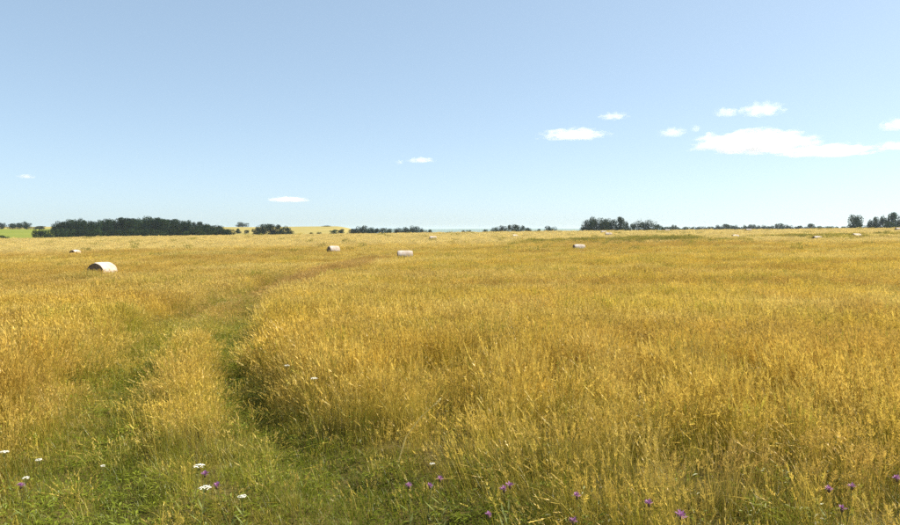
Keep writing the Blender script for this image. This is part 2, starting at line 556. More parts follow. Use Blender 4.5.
    tint = tint * rng.uniform(.80, 1.12, (N, 1)) * (.70 + .60 * fbm(X / .7, Y / .6, 27))[:, None]
    # lean: the meadow is combed a little to the left, with lodged swirls
    ln = fbm(X / 2.2, Y / 2.2, 51) - .5; lm = fbm(X / 2.2 + 40, Y / 2.2, 52) - .5
    lx = -.10 + .75 * ln + rng.normal(0, .10, N); ly = -.03 + .60 * lm + rng.normal(0, .10, N)
    c = rng.uniform(0, 6.283, N)
    b = np.cos(c) * lx + np.sin(c) * ly
    a = -(-np.sin(c) * lx + np.cos(c) * ly)
    rot = np.stack([a, b, c], 1)
    hs = np.where(kind == SHORT, np.clip(.75 + 1.0 * (H / .6 - .4), .5, 1.25), np.where(kind == HERB, np.clip(.7 + .8 * (H / .6 - .3), .5, 1.6), np.clip(H / .6, .14, 1.6)))
    hs = np.where((kind == TALL) | (kind == SEED), np.maximum(hs, rng.uniform(.2, .5, N)), hs)
    hs = hs * rng.uniform(.82, 1.18, N)
    ws = rng.uniform(.85, 1.2, N)
    scl = np.stack([ws, ws, hs], 1)
    idx = np.zeros(N, int)
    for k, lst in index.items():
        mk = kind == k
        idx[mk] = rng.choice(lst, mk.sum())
    Z = zfun(X, Y)
    me = bpy.data.meshes.new(name)
    me.vertices.add(N)
    me.vertices.foreach_set('co', np.stack([X, Y, Z], 1).astype(np.float32).ravel())
    for nm, ty, arr, key in (('rot', 'FLOAT_VECTOR', rot, 'vector'), ('scl', 'FLOAT_VECTOR', scl, 'vector'),
                             ('tint', 'FLOAT_COLOR', np.concatenate([tint, np.ones((N, 1))], 1), 'color')):
        at = me.attributes.new(nm, ty, 'POINT')
        at.data.foreach_set(key, arr.astype(np.float32).ravel())
    at = me.attributes.new('tuft', 'INT', 'POINT')
    at.data.foreach_set('value', idx.astype(np.int32))
    me.materials.append(M_GRASS)
    me.update()
    o = bpy.data.objects.new(name, me)
    C.objects.link(o)
    tag(o, label, 'grass', kind='stuff')
    ng = bpy.data.node_groups.new(name + '_scatter', 'GeometryNodeTree')
    ng.interface.new_socket('Geometry', in_out='INPUT', socket_type='NodeSocketGeometry')
    ng.interface.new_socket('Geometry', in_out='OUTPUT', socket_type='NodeSocketGeometry')
    n, l = ng.nodes, ng.links
    gi, go = n.new('NodeGroupInput'), n.new('NodeGroupOutput')
    ci = n.new('GeometryNodeCollectionInfo')
    ci.inputs['Collection'].default_value = col
    ci.inputs['Separate Children'].default_value = True
    ci.inputs['Reset Children'].default_value = True
    ip = n.new('GeometryNodeInstanceOnPoints')
    ip.inputs['Pick Instance'].default_value = True
    def named(nm, ty):
        k = n.new('GeometryNodeInputNamedAttribute'); k.data_type = ty; k.inputs['Name'].default_value = nm
        return next(s for s in k.outputs if s.enabled and s.name == 'Attribute')
    l.new(gi.outputs[0], ip.inputs['Points'])
    l.new(ci.outputs[0], ip.inputs['Instance'])
    l.new(named('tuft', 'INT'), ip.inputs['Instance Index'])
    l.new(named('rot', 'FLOAT_VECTOR'), ip.inputs['Rotation'])
    l.new(named('scl', 'FLOAT_VECTOR'), ip.inputs['Scale'])
    l.new(ip.outputs[0], go.inputs[0])
    md = o.modifiers.new('scatter', 'NODES')
    md.node_group = ng
    print(name, N)
    return o

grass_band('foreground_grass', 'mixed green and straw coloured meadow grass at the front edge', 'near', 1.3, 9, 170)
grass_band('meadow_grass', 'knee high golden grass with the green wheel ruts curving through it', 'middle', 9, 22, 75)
grass_band('golden_grass', 'golden brown grass across the middle of the field around the nearest bale', 'back', 22, 60, 16)
grass_band('ochre_grass', 'ochre grass of the dip around the middle distance bales', 'far', 60, 130, 4.2)
grass_band('pale_grass', 'pale straw grass on the rise below the tree line', 'farthest', 130, 245, 1.2)

# ------------------------------------------------------------------ round bales
M_WRAP, _n, _l = mat('net_wrap')
def _wrap():
    n, l = _n, _l
    out = n.new('ShaderNodeOutputMaterial')
    tc = n.new('ShaderNodeTexCoord')
    mp = n.new('ShaderNodeMapping'); mp.inputs['Scale'].default_value = (14, 2, 2)
    l.new(tc.outputs['Object'], mp.inputs[0])
    a = noise(n, l, 1.0, mp.outputs[0], 4)
    b = noise(n, l, 1.7, tc.outputs['Object'], 4)
    ra = ramp(n, [(.3, (.42, .34, .28)), (.7, (.58, .51, .45))]); l.new(a.outputs[0], ra.inputs[0])
    rb = ramp(n, [(.42, (0, 0, 0)), (.62, (1, 1, 1))]); l.new(b.outputs[0], rb.inputs[0])
    c = mixc(n, l, rb.outputs[0], (.32, .25, .18), ra.outputs[0])
    d = n.new('ShaderNodeBsdfPrincipled'); d.inputs['Roughness'].default_value = .8
    l.new(c, d.inputs['Base Color'])
    bp = n.new('ShaderNodeBump'); bp.inputs['Strength'].default_value = .5; bp.inputs['Distance'].default_value = .02
    l.new(a.outputs[0], bp.inputs['Height']); l.new(bp.outputs[0], d.inputs['Normal'])
    l.new(d.outputs[0], out.inputs[0])
_wrap()
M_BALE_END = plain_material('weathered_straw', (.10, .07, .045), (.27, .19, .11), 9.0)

def bale_meshes(D, L, seed):
    r = np.random.default_rng(seed)
    na, nl = 40, 9
    V, F = [], []
    ph = r.uniform(0, 6, 6)
    def rad(a, t):
        # slightly sagging roll, rounded rims, bumps pressed in by the wrap
        q = 1 + .018 * math.sin(2 * a + ph[0]) + .012 * math.sin(5 * a + ph[1]) + .01 * math.sin(9 * a + 4 * t + ph[2])
        sag = .05 * max(0, -math.sin(a)) ** 3
        rim = 1 - .07 * abs(2 * t - 1) ** 6
        return D / 2 * (q - sag) * rim
    for i in range(nl):
        t = i / (nl - 1)
        for j in range(na):
            a = j / na * 2 * math.pi
            q = rad(a, t)
            V.append(((t - .5) * L, q * math.cos(a), q * math.sin(a) + D / 2 * .95))
    for i in range(nl - 1):
        for j in range(na):
            F.append((i * na + j, i * na + (j + 1) % na, (i + 1) * na + (j + 1) % na, (i + 1) * na + j))
    ends = []
    for sgn in (-1, 1):
        v, f = [], []
        nr = 14
        for k in range(nr + 1):
            for j in range(na):
                a = j / na * 2 * math.pi
                fr = 1 - k / nr
                q = rad(a, 0 if sgn < 0 else 1) * (fr * .995 + .004)
                # spiral of rolled swath: ridges that wind inwards
                w = ((fr * 6 + j / na) % 1.0)
                dep = .028 * (1 - abs(2 * w - 1)) + r.uniform(-.008, .008)
                v.append((sgn * (L / 2 + (dep if 0 < k < nr else 0) - .004), q * math.cos(a), q * math.sin(a) + D / 2 * .95))
        for k in range(nr):
            for j in range(na):
                f.append((k * na + j, k * na + (j + 1) % na, (k + 1) * na + (j + 1) % na, (k + 1) * na + j))
        f.append(tuple(nr * na + j for j in range(na)))
        ends.append((v, f))
    return (V, F), ends

BALE_SRC = []
def make_bale(variant):
    body, ends = bale_meshes(1.25, 1.22, 60 + variant)
    root = empty('round_bale')
    w = mesh_obj('net_wrapped_side', *body, M_WRAP, root, smooth=True)
    for e in ends:
        mesh_obj('end_face', *e, M_BALE_END, root)
    return root

def copy_tree(o, parent=None):
    c = o.copy(); C.objects.link(c); c.parent = parent
    for ch in list(o.children):
        copy_tree(ch, c)
    return c

# pixel column, distance, angle between the visible (left) end face and the line of sight, label
BALES = [
    (101.5, 47.0, 39, 0, 'nearest and largest round bale, dark end towards us, on the left of the field'),
    (75.0, 97.0, 42, 1, 'pinkish bale half sunk in grass just behind the largest bale on the left'),
    (333.5, 84.0, 66, 2, 'round bale with dark left end beside the far end of the reddish track'),
    (405.0, 57.0, 86, 3, 'bale lying side-on with weathered lower half, right of where the track ends'),
    (433.0, 125.0, 80, 0, 'small bale near the crest behind the side-on bale at the track end'),
    (514.5, 140.0, 58, 1, 'small pale bale on the crest below the low rounded bush clump'),
    (579.0, 80.0, 72, 2, 'whitish bale with dark left end standing alone right of the picture centre'),
    (603.5, 168.0, 78, 3, 'rear bale of the pair below the tall dark tree clump'),
    (608.5, 140.0, 84, 0, 'front, shaded bale of the pair below the tall dark tree clump'),
    (735.0, 124.0, 60, 1, 'bale with brown left end on the right part of the crest'),
    (748.0, 185.0, 70, 2, 'bale showing only its white top just right of the brown ended crest bale'),
    (667.0, 196.0, 76, 3, 'tiny white bale top on the crest beside the sparse bush'),
    (817.0, 112.0, 62, 1, 'yellowish bale sunk in pale grass left of the lone tree'),
    (856.0, 117.0, 45, 0, 'pinkish bale with dark oval end directly below the lone tree'),
    (898.0, 178.0, 60, 2, 'bale cut by the right edge of the picture below the trees'),
]
protos = [make_bale(v) for v in range(4)]
used = set()
for px, d, phi, v, lab in BALES:
    b = protos[v] if v not in used else copy_tree(protos[v])
    used.add(v)
    x, y = d * math.sin(math.atan((px - 450) / FPX)), d * math.cos(math.atan((px - 450) / FPX))
    to_cam = math.atan2(-y, -x)
    nrm = to_cam - R(phi)
    b.location = (x, y, float(zfun(x, y)) - .03)
    b.rotation_euler = (0, 0, nrm - math.pi)       # local -X end faces nrm
    tag(b, lab, 'bale', 'round bales in the field')
    if lab.startswith('pinkish bale half sunk'):
        b.scale = (.84, .84, .84)             # an old, slumped roll
        b.location.z -= .12

# ------------------------------------------------------------------ trees
def tree_meshes(seed, lobes, flat, nleaf, leaf, sparse=0.0, low=0.12):
    """Unit tree: height 1, crown about 1 wide; returns crown and trunk meshes."""
    r = np.random.default_rng(seed)
    L = []
    for k in range(lobes):
        a = r.random() * 6.283; q = .34 * math.sqrt(r.random()); h = r.uniform(low + .10, .84)
        env = math.sqrt(max(0.05, 1 - ((h - .48) / .50) ** 2))
        c = np.array([q * env * math.cos(a) * 1.15, q * env * math.sin(a) * 1.15, h])
        s = r.uniform(.12, .23) * (0.75 + .35 * env)
        L.append((c, s, s * flat))
    L.append((np.array([0, 0, .55]), .27, .30)); L.append((np.array([0, 0, low + .20]), .34, .24))
    V, F, A = [], [], []
    wts = np.array([l[1] ** 2 for l in L]); wts /= wts.sum()
    for k in range(nleaf):
        c, s, sz = L[r.choice(len(L), p=wts)]
        d = r.normal(0, 1, 3); d /= np.linalg.norm(d)
        q = r.random() ** (1 / 3.0) if r.random() < .3 else r.uniform(.80, 1.06 + sparse)
        p = c + d * q * np.array([s, s, sz])
        if p[2] < low * .6: continue
        nn = d + r.normal(0, .55, 3); nn /= np.linalg.norm(nn)
        t = np.cross(nn, r.normal(0, 1, 3)); t /= np.linalg.norm(t); b = np.cross(nn, t)
        e = leaf * r.uniform(.6, 1.3)
        i = len(V)
        V += [p - t * e, p + b * e * .55, p + t * e, p - b * e * .55]
        F.append((i, i + 1, i + 2, i + 3))
        A += [min(1, max(0, r.normal(.45, .25)))] * 4
    V = np.array(V)
    kz = 1 / np.percentile(V[:, 2], 99.7); kx = .5 / np.percentile(np.hypot(V[:, 0], V[:, 1]), 97)
    V = V * np.array([kx, kx, kz]); L = [(c * np.array([kx, kx, kz]), s_, z_) for c, s_, z_ in L]
    cm = bpy.data.meshes.new('crown')
    cm.from_pydata([tuple(v) for v in V], [], F)
    at = cm.attributes.new('leaf', 'FLOAT', 'POINT'); at.data.foreach_set('value', np.array(A, np.float32))
    # trunk and limbs: tapered tubes
    V, F = [], []
    def tube(p0, p1, r0, r1, n=6):
        p0, p1 = Vector(p0), Vector(p1)
        ax = (p1 - p0).normalized(); t = ax.orthogonal().normalized(); b = ax.cross(t)
        i = len(V)
        for p, q in ((p0, r0), (p1, r1)):
            for k in range(n):
                a = k / n * 6.283
                V.append(tuple(p + t * q * math.cos(a) + b * q * math.sin(a)))
        for k in range(n):
            F.append((i + k, i + (k + 1) % n, i + n + (k + 1) % n, i + n + k))
    bx, by = r.normal(0, .015), r.normal(0, .015)
    tube((0, 0, -.06), (bx, by, .25), .034, .026, 8)
    tube((bx, by, .25), (2 * bx, 2 * by, .55), .026, .016, 8)
    for c, s, sz in L[:9]:
        h = min(.5, c[2] * .6)
        f = h / .55
        tube((2 * bx * f, 2 * by * f, h), tuple(c), .013, .004)
    tm = bpy.data.meshes.new('trunk')
    tm.from_pydata(V, [], F)
    tm.materials.append(M_BARK)
    return cm, tm

TREE_V = [tree_meshes(s, 17, f, 3200, .030, 0.0, .06) for s, f in ((1, .8), (2, .9), (3, 1.05), (4, .75), (5, .95))]
BUSH_V = [tree_meshes(s, 15, .8, 2400, .036, 0.05, -.06) for s in (11, 12, 13)]
SPARSE_V = [tree_meshes(s, 12, 1.25, 1300, .030, 0.30, .05) for s in (21, 22)]
for cm, _t in TREE_V: cm.materials.append(M_LEAF)
for cm, _t in BUSH_V + SPARSE_V: cm.materials.append(M_LEAF2)

def pix_z(py, d):
    """height of a picture row at distance d (horizon at row 229)"""
    return EYE + (229.0 - py) / FPX * d

ONES = 'first second third fourth fifth sixth seventh eighth ninth tenth eleventh twelfth thirteenth fourteenth fifteenth sixteenth seventeenth eighteenth nineteenth'.split()
def nth(k):
    return ONES[k] if k < 19 else ('twentieth' if k == 19 else 'thirtieth' if k == 29 else ('twenty-' if k < 29 else 'thirty-') + ONES[(k - 20) % 10])

def plant(kind, px, top, wpx, d, label, group, cat='tree', src=None, depth=1.0):
    ang = math.atan((px - 450) / FPX)
    x, y = d * math.tan(ang), d
    z0 = float(zfun(x, y))
    h = max(pix_z(top, d) - z0, 1.0)
    w = wpx / FPX * d
    V = src or (TREE_V if cat == 'tree' else BUSH_V)
    cm, tm = V[random.randrange(len(V))]
    o = empty(kind, (x, y, z0), random.uniform(0, 6.28), (w * .98, w * depth * .98, h * .99))
    for nm, me in (('crown', cm), ('trunk', tm)):
        c = bpy.data.objects.new(nm, me); C.objects.link(c); c.parent = o
    tag(o, label, cat, group)
    return o

# the long wood on the left skyline: tree tops follow its outline
OUT = [(55, 226), (60, 222.5), (70, 219.5), (77, 220), (83, 219), (90, 220.5), (95, 222), (100, 220), (107, 218.5), (113, 220), (120, 218), (128, 217.5),
       (135, 218.5), (141, 218), (150, 216.5), (160, 218), (167, 220), (175, 219), (185, 221), (193, 220.5), (201, 222.5), (209, 225), (216, 225), (223, 226.5), (229, 228.5)]
WG = 'trees of the wood on the left skyline'
ox, oy = [p[0] for p in OUT], [p[1] for p in OUT]
x = 58.0; k = 0
while x < 228:
    top = float(np.interp(x, ox, oy))
    part = 'left end' if x < 100 else ('middle' if x < 175 else 'tapering right end')
    plant('broadleaf_tree', x, top + random.uniform(-.3, .6), random.uniform(13, 18), random.uniform(322, 345),
          nth(k) + ' tree from the left in the front row of the long wood', WG)
    k += 1
    x += random.uniform(6.0, 8.5)
x = 63.0; k = 0
while x < 220:
    top = float(np.interp(x, ox, oy))
    part = 'left end' if x < 100 else ('middle' if x < 175 else 'tapering right end')
    plant('broadleaf_tree', x, top + random.uniform(-.8, .2), random.uniform(12, 17), random.uniform(355, 385),
          nth(k) + ' tree top from the left rising behind the long wood', 'rear trees of the wood on the left skyline')
    x += random.uniform(8.0, 12); k += 1
x = 38.0
k = 0
while x < 231:
    t = 229.0 if x < 52 else random.uniform(228, 230.5)
    plant('hedge_bush', x, t + random.uniform(-.6, .8), random.uniform(8, 12), random.uniform(300, 312),
          nth(k) + ' low bush from the left along the foot of the long wood' if x > 54 else nth(k) + ' low bush from the left in the wood tip beside the green field',
          'bushes along the foot of the wood' if x > 54 else 'bushes at the left tip of the wood', 'bush')
    x += random.uniform(6.0, 8); k += 1

def singles(lst):
    for a in lst: plant(*a[:6], a[6] if len(a) > 6 else None, *a[7:])

B, T = 'hedge_bush', 'broadleaf_tree'
H1, H2, H3 = 'hedge trees above the green field', 'bushes of the round clump right of the wood', 'low tree belt left of centre'
singles([
    (T, 2, 222.5, 9, 480, 'dark tree cut by the left picture edge above the green field', H1),
    (T, 13, 223.2, 9, 480, 'leftmost tree of the far hedge above the green field', H1),
    (T, 20, 222.6, 9, 484, 'middle tree of the far hedge above the green field', H1),
    (T, 27.5, 221.4, 9, 480, 'tallest, rightmost tree of the far hedge above the green field', H1),
    (B, 40, 226.0, 14, 500, 'long low bush on the far ridge left of the wood', None, 'bush'),
    (B, 4, 235.2, 10, 262, 'small dark bush at the near edge of the green field, far left', None, 'bush'),
    (T, 242.5, 222.0, 14, 900, 'lone dome shaped tree on the far ridge right of the wood', None),
    (B, 238.5, 228.6, 7, 420, 'small round bush below the lone ridge tree', None, 'bush'),
    (B, 247, 230.0, 6, 420, 'smaller bush between the small round bush and the round clump', None, 'bush'),
    (T, 257, 226.6, 12, 360, 'left tree of the round clump right of the wood', H2),
    (T, 265, 223.9, 15, 365, 'tall left centre tree of the round clump right of the wood', H2),
    (T, 275, 224.1, 15, 360, 'tall right centre tree of the round clump right of the wood', H2),
    (T, 283, 226.0, 11, 365, 'right tree of the round clump right of the wood', H2),
    (B, 289, 227.4, 9, 360, 'low bush at the right end of the round clump', H2, 'bush'),
    (T, 304.5, 227.6, 5, 1100, 'tiny tree on the far pale field, leftmost of three', 'far field trees'),
    (T, 312, 227.0, 7, 1100, 'flat tree on the far pale field, middle of three', 'far field trees'),
    (T, 317, 227.2, 6, 1105, 'low tree touching the flat tree on the far pale field', 'far field trees'),
    (T, 327, 225.8, 11, 700, 'round tree on the far pale field, rightmost and largest of three', 'far field trees'),
    (B, 312, 232.4, 6, 330, 'left small bush at the field edge below the far field trees', None, 'bush'),
    (B, 319, 232.0, 6, 330, 'right small bush at the field edge below the far field trees', None, 'bush'),
    (B, 334, 229.5, 9, 380, 'left bush in the gap before the low tree belt', None, 'bush'),
    (B, 341, 229.0, 9, 385, 'right bush in the gap before the low tree belt', None, 'bush'),
    (T, 353.5, 228.4, 12, 400, 'tree at the left end of the low tree belt', H3),
    (T, 362, 225.6, 14, 400, 'highest tree of the low tree belt', H3),
    (T, 371, 227.2, 13, 405, 'tree just right of the highest in the low tree belt', H3),
    (T, 380, 228.0, 13, 400, 'flat topped tree in the low tree belt', H3),
    (T, 389, 228.0, 11, 410, 'tree left of the dip in the low tree belt', H3),
    (T, 397, 227.8, 12, 400, 'tree right of the dip in the low tree belt', H3),
    (T, 406, 227.0, 12, 405, 'tree left of the second summit of the low tree belt', H3),
    (T, 415, 225.8, 13, 400, 'second highest tree of the low tree belt', H3),
    (T, 423, 228.0, 10, 405, 'tree right of the second summit of the low tree belt', H3),
    (B, 430.5, 229.5, 8, 400, 'bush at the right end of the low tree belt', H3, 'bush'),
    (B, 464, 230.2, 6, 520, 'left tiny bush far off near the blue hills', None, 'bush'),
    (B, 468.5, 230.0, 6, 525, 'right tiny bush far off near the blue hills', None, 'bush'),
])
H4, H5, H6, H7 = 'trees of the low rounded clump at the centre', 'tall dark tree clump right of centre', 'far tree row on the right skyline', 'trees at the right edge'
singles([
    (B, 486, 229.4, 8, 420, 'bush at the left end of the low rounded centre clump', H4, 'bush'),
    (T, 495, 227.0, 11, 420, 'left tree of the low rounded centre clump', H4),
    (T, 503, 225.6, 12, 425, 'left middle tree of the low rounded centre clump', H4),
    (T, 512, 224.5, 13, 420, 'highest tree of the low rounded centre clump', H4),
    (T, 520, 225.2, 12, 425, 'right middle tree of the low rounded centre clump', H4),
    (T, 527, 227.6, 9, 420, 'right tree of the low rounded centre clump', H4),
    (B, 538, 228.8, 7, 420, 'small bush left of the round tree beside the centre clump', None, 'bush'),
    (T, 550.5, 226.0, 15, 420, 'single round tree right of the low centre clump', None),
    (B, 582, 227.0, 9, 330, 'low bush at the left foot of the tall dark clump', H5, 'bush'),
    (T, 588, 219.5, 13, 330, 'leftmost tree of the tall dark clump', H5),
    (T, 595, 216.8, 15, 333, 'highest left tree of the tall dark clump', H5),
    (T, 604.5, 218.2, 14, 330, 'middle tree of the tall dark clump', H5),
    (T, 612, 218.6, 13, 334, 'tree right of the middle of the tall dark clump', H5),
    (T, 619.5, 216.8, 14, 330, 'highest right tree of the tall dark clump', H5),
    (T, 626, 221.5, 9, 333, 'rightmost tree of the tall dark clump', H5),
    (B, 632, 223.4, 10, 330, 'bush joining the tall dark clump and the sparse bush', H5, 'bush'),
])
for px, top, w, lab in ((638, 219.5, 13, 'left of the two feathery trees beside the tall dark clump'),
                        (650, 219.0, 17, 'right of the two feathery trees beside the tall dark clump')):
    plant('feathery_tree', px, top, w, 330, lab, 'feathery trees', 'tree', SPARSE_V)
singles([
    (B, 644, 222.5, 16, 332, 'dense bush between the feathery trees', None, 'bush'),
    (B, 656, 224.5, 13, 332, 'dense bush under the right feathery tree', None, 'bush'),
    (B, 663.5, 226.8, 9, 333, 'low bush tapering off right of the feathery trees', None, 'bush'),
    (T, 674, 224.8, 6, 560, 'single upright tree standing out of the far low hedge', None),
    (T, 726, 224.0, 13, 560, 'left tree of the raised clump in the far row', H6),
    (T, 719, 225.0, 9, 565, 'small tree at the left of the raised clump in the far row', H6),
    (T, 733, 225.0, 9, 565, 'small tree at the right of the raised clump in the far row', H6),
    (T, 744, 225.0, 8, 560, 'first small tree right of the raised clump in the far row', H6),
    (T, 752, 224.4, 10, 560, 'wide tree right of the raised clump in the far row', H6),
    (T, 758, 225.4, 8, 565, 'low tree right of the wide tree in the far row', H6),
    (T, 763.5, 225.0, 6, 560, 'narrow tree in the middle of the far row', H6),
    (T, 770, 225.6, 9, 565, 'low wide tree in the middle of the far row', H6),
    (T, 778, 223.4, 11, 560, 'highest tree of the far row', H6),
    (T, 788, 224.6, 10, 560, 'tree right of the highest in the far row', H6),
    (T, 799, 225.6, 9, 560, 'rounded tree between two gaps in the far row', H6),
    (T, 809.5, 223.6, 11, 560, 'high tree near the right end of the far row', H6),
    (B, 819, 226.0, 8, 560, 'low bush after the high tree in the far row', H6, 'bush'),
    (B, 829, 226.2, 9, 560, 'second last low bush of the far row', H6, 'bush'),
    (B, 842.5, 226.4, 7, 560, 'last low bush of the far row beside the lone tree', H6, 'bush'),
    (T, 854.5, 214.8, 16, 350, 'lone tree with domed crown right of the far row', None),
    (B, 858, 222.0, 9, 352, 'bush at the right foot of the lone tree', None, 'bush'),
    (B, 851, 225.2, 9, 352, 'low bush at the left foot of the lone tree', None, 'bush'),
    (B, 867, 225.0, 8, 340, 'low bush at the left foot of the trees at the right edge', H7, 'bush'),
    (T, 872.5, 219.6, 11, 340, 'left tree of the group at the right edge', H7),
    (T, 878, 216.8, 11, 342, 'pointed second tree of the group at the right edge', H7),
    (T, 885, 216.0, 11, 340, 'third tree of the group at the right edge', H7),
    (T, 893, 212.2, 15, 340, 'tallest tree of the group at the right edge', H7),
    (T, 903, 213.0, 14, 342, 'tree cut by the right picture edge', H7),
    (B, 889, 222.0, 14, 334, 'bush in front of the tallest tree at the right edge', H7, 'bush'),
])
x = 667.0; k = 0
while x < 848:
    plant('hedge_bush', x, 226.6 + random.uniform(-.25, .35), random.uniform(8, 11), random.uniform(600, 615),
          nth(k) + ' bush from the left of the low straight hedge under the far tree row', 'bushes of the far low hedge', 'bush')
    x += random.uniform(5, 6.5); k += 1

# ------------------------------------------------------------------ clouds: closed puffs of white vapour far up
def cloud_material():
    m, n, l = mat('cloud_vapour')
    out = n.new('ShaderNodeOutputMaterial')
    tc = n.new('ShaderNodeTexCoord'); oi = n.new('ShaderNodeObjectInfo')
    # object coordinates run from -1 to 1 over the cloud
    off = n.new('ShaderNodeVectorMath'); off.operation = 'ADD'
    sc = n.new('ShaderNodeVectorMath'); sc.operation = 'MULTIPLY'; sc.inputs[1].default_value = (2.6, 1.6, 1.5)
    l.new(tc.outputs['Object'], sc.inputs[0]); l.new(sc.outputs[0], off.inputs[0])
    k = mathn(n, l, 'MULTIPLY', oi.outputs['Random'], 37.0); l.new(k, off.inputs[1])
    nz = noise(n, l, 1.5, off.outputs[0], 5, .6)
    ln = n.new('ShaderNodeVectorMath'); ln.operation = 'LENGTH'; l.new(tc.outputs['Object'], ln.inputs[0])
    fall = mathn(n, l, 'SUBTRACT', 1.0, ln.outputs['Value'])
    s = mathn(n, l, 'ADD', fall, mathn(n, l, 'MULTIPLY', mathn(n, l, 'SUBTRACT', nz.outputs[0], .58), 2.6))
    d = mathn(n, l, 'MULTIPLY', s, 1.7, True)
    d = mathn(n, l, 'MULTIPLY', d, 0.0045)
    v = n.new('ShaderNodeVolumePrincipled')
    v.inputs['Color'].default_value = (1, 1, 1, 1)
    v.inputs['Anisotropy'].default_value = 0.15
    l.new(d, v.inputs['Density'])
    l.new(v.outputs[0], out.inputs['Volume'])
    return m
M_CLOUD = cloud_material()

def cloud(px, py, wpx, hpx, label, seed, alt=1250.0):
    el = (229 - py) / FPX
    d = min(alt / el, 26000)
    r = np.random.default_rng(seed)
    bm = bmesh.new()
    bmesh.ops.create_icosphere(bm, subdivisions=4, radius=1.0)
    ph = r.uniform(0, 6, 9)
    for v in bm.verts:
        c = v.co
        lump = 1 + .10 * math.sin(5 * c.x + ph[0]) * math.cos(4 * c.y + ph[1]) + .08 * math.sin(9 * c.x + ph[2] + 5 * c.z)
        v.co = c * lump
        if v.co.z < -.35: v.co.z = -.35 + (v.co.z + .35) * .25       # flat base
    me = bpy.data.meshes.new('cloud'); bm.to_mesh(me); bm.free()
    me.materials.append(M_CLOUD)
    o = bpy.data.objects.new('cloud', me); C.objects.link(o)
    w = wpx / FPX * d; h = hpx / FPX * d
    o.location = ((px - 450) / FPX * d, d, EYE + el * d)
    o.scale = (w / 2 * 1.25, min(w, 2500) / 2, h / 2 * 1.5)
    tag(o, label, 'cloud', 'small white clouds')

for k, a in enumerate([
    (572, 136, 62, 10, 'flat white cloud above the tall dark tree clump'),
    (612, 118, 28, 7, 'small white cloud just above and right of the flat cloud'),
    (671, 134, 26, 9, 'small puffy cloud left of the largest cloud'),
    (694, 130, 10, 7, 'tiny puff beside the small puffy cloud'),
    (724, 114, 24, 9, 'left lower puff of the high cloud pair on the right'),
    (759, 112, 40, 14, 'right brighter puff of the high cloud pair on the right'),
    (752, 145, 110, 20, 'largest flat white cloud low in the right sky'),
    (826, 152, 90, 10, 'thin tail of cloud stretching right from the largest cloud'),
    (893, 127, 30, 12, 'cloud cut by the right picture edge'),
    (892, 147, 34, 8, 'thin cloud at the right edge below the other edge cloud'),
    (421, 161, 26, 5, 'small thin cloud low in the middle of the sky'),
    (400, 163, 8, 4, 'tiny wisp left of the small thin cloud'),
    (289, 200, 38, 5, 'thin cloud low above the round clump on the left'),
    (28, 177, 16, 4, 'tiny wisp of cloud at the far left'),
]):
    cloud(*a, 700 + k)

# ------------------------------------------------------------------ wild flowers and a fallen stalk in the foreground
def tube_into(V, F, pts, r0, r1, n=4):
    i0 = len(V)
    for k, p in enumerate(pts):
        f = k / (len(pts) - 1); q = r0 + (r1 - r0) * f
        for j in range(n):
            a = j / n * 6.283
            V.append((p[0] + q * math.cos(a), p[1] + q * math.sin(a), p[2]))
    for k in range(len(pts) - 1):
        for j in range(n):
            F.append((i0 + k * n + j, i0 + k * n + (j + 1) % n, i0 + (k + 1) * n + (j + 1) % n, i0 + (k + 1) * n + j))

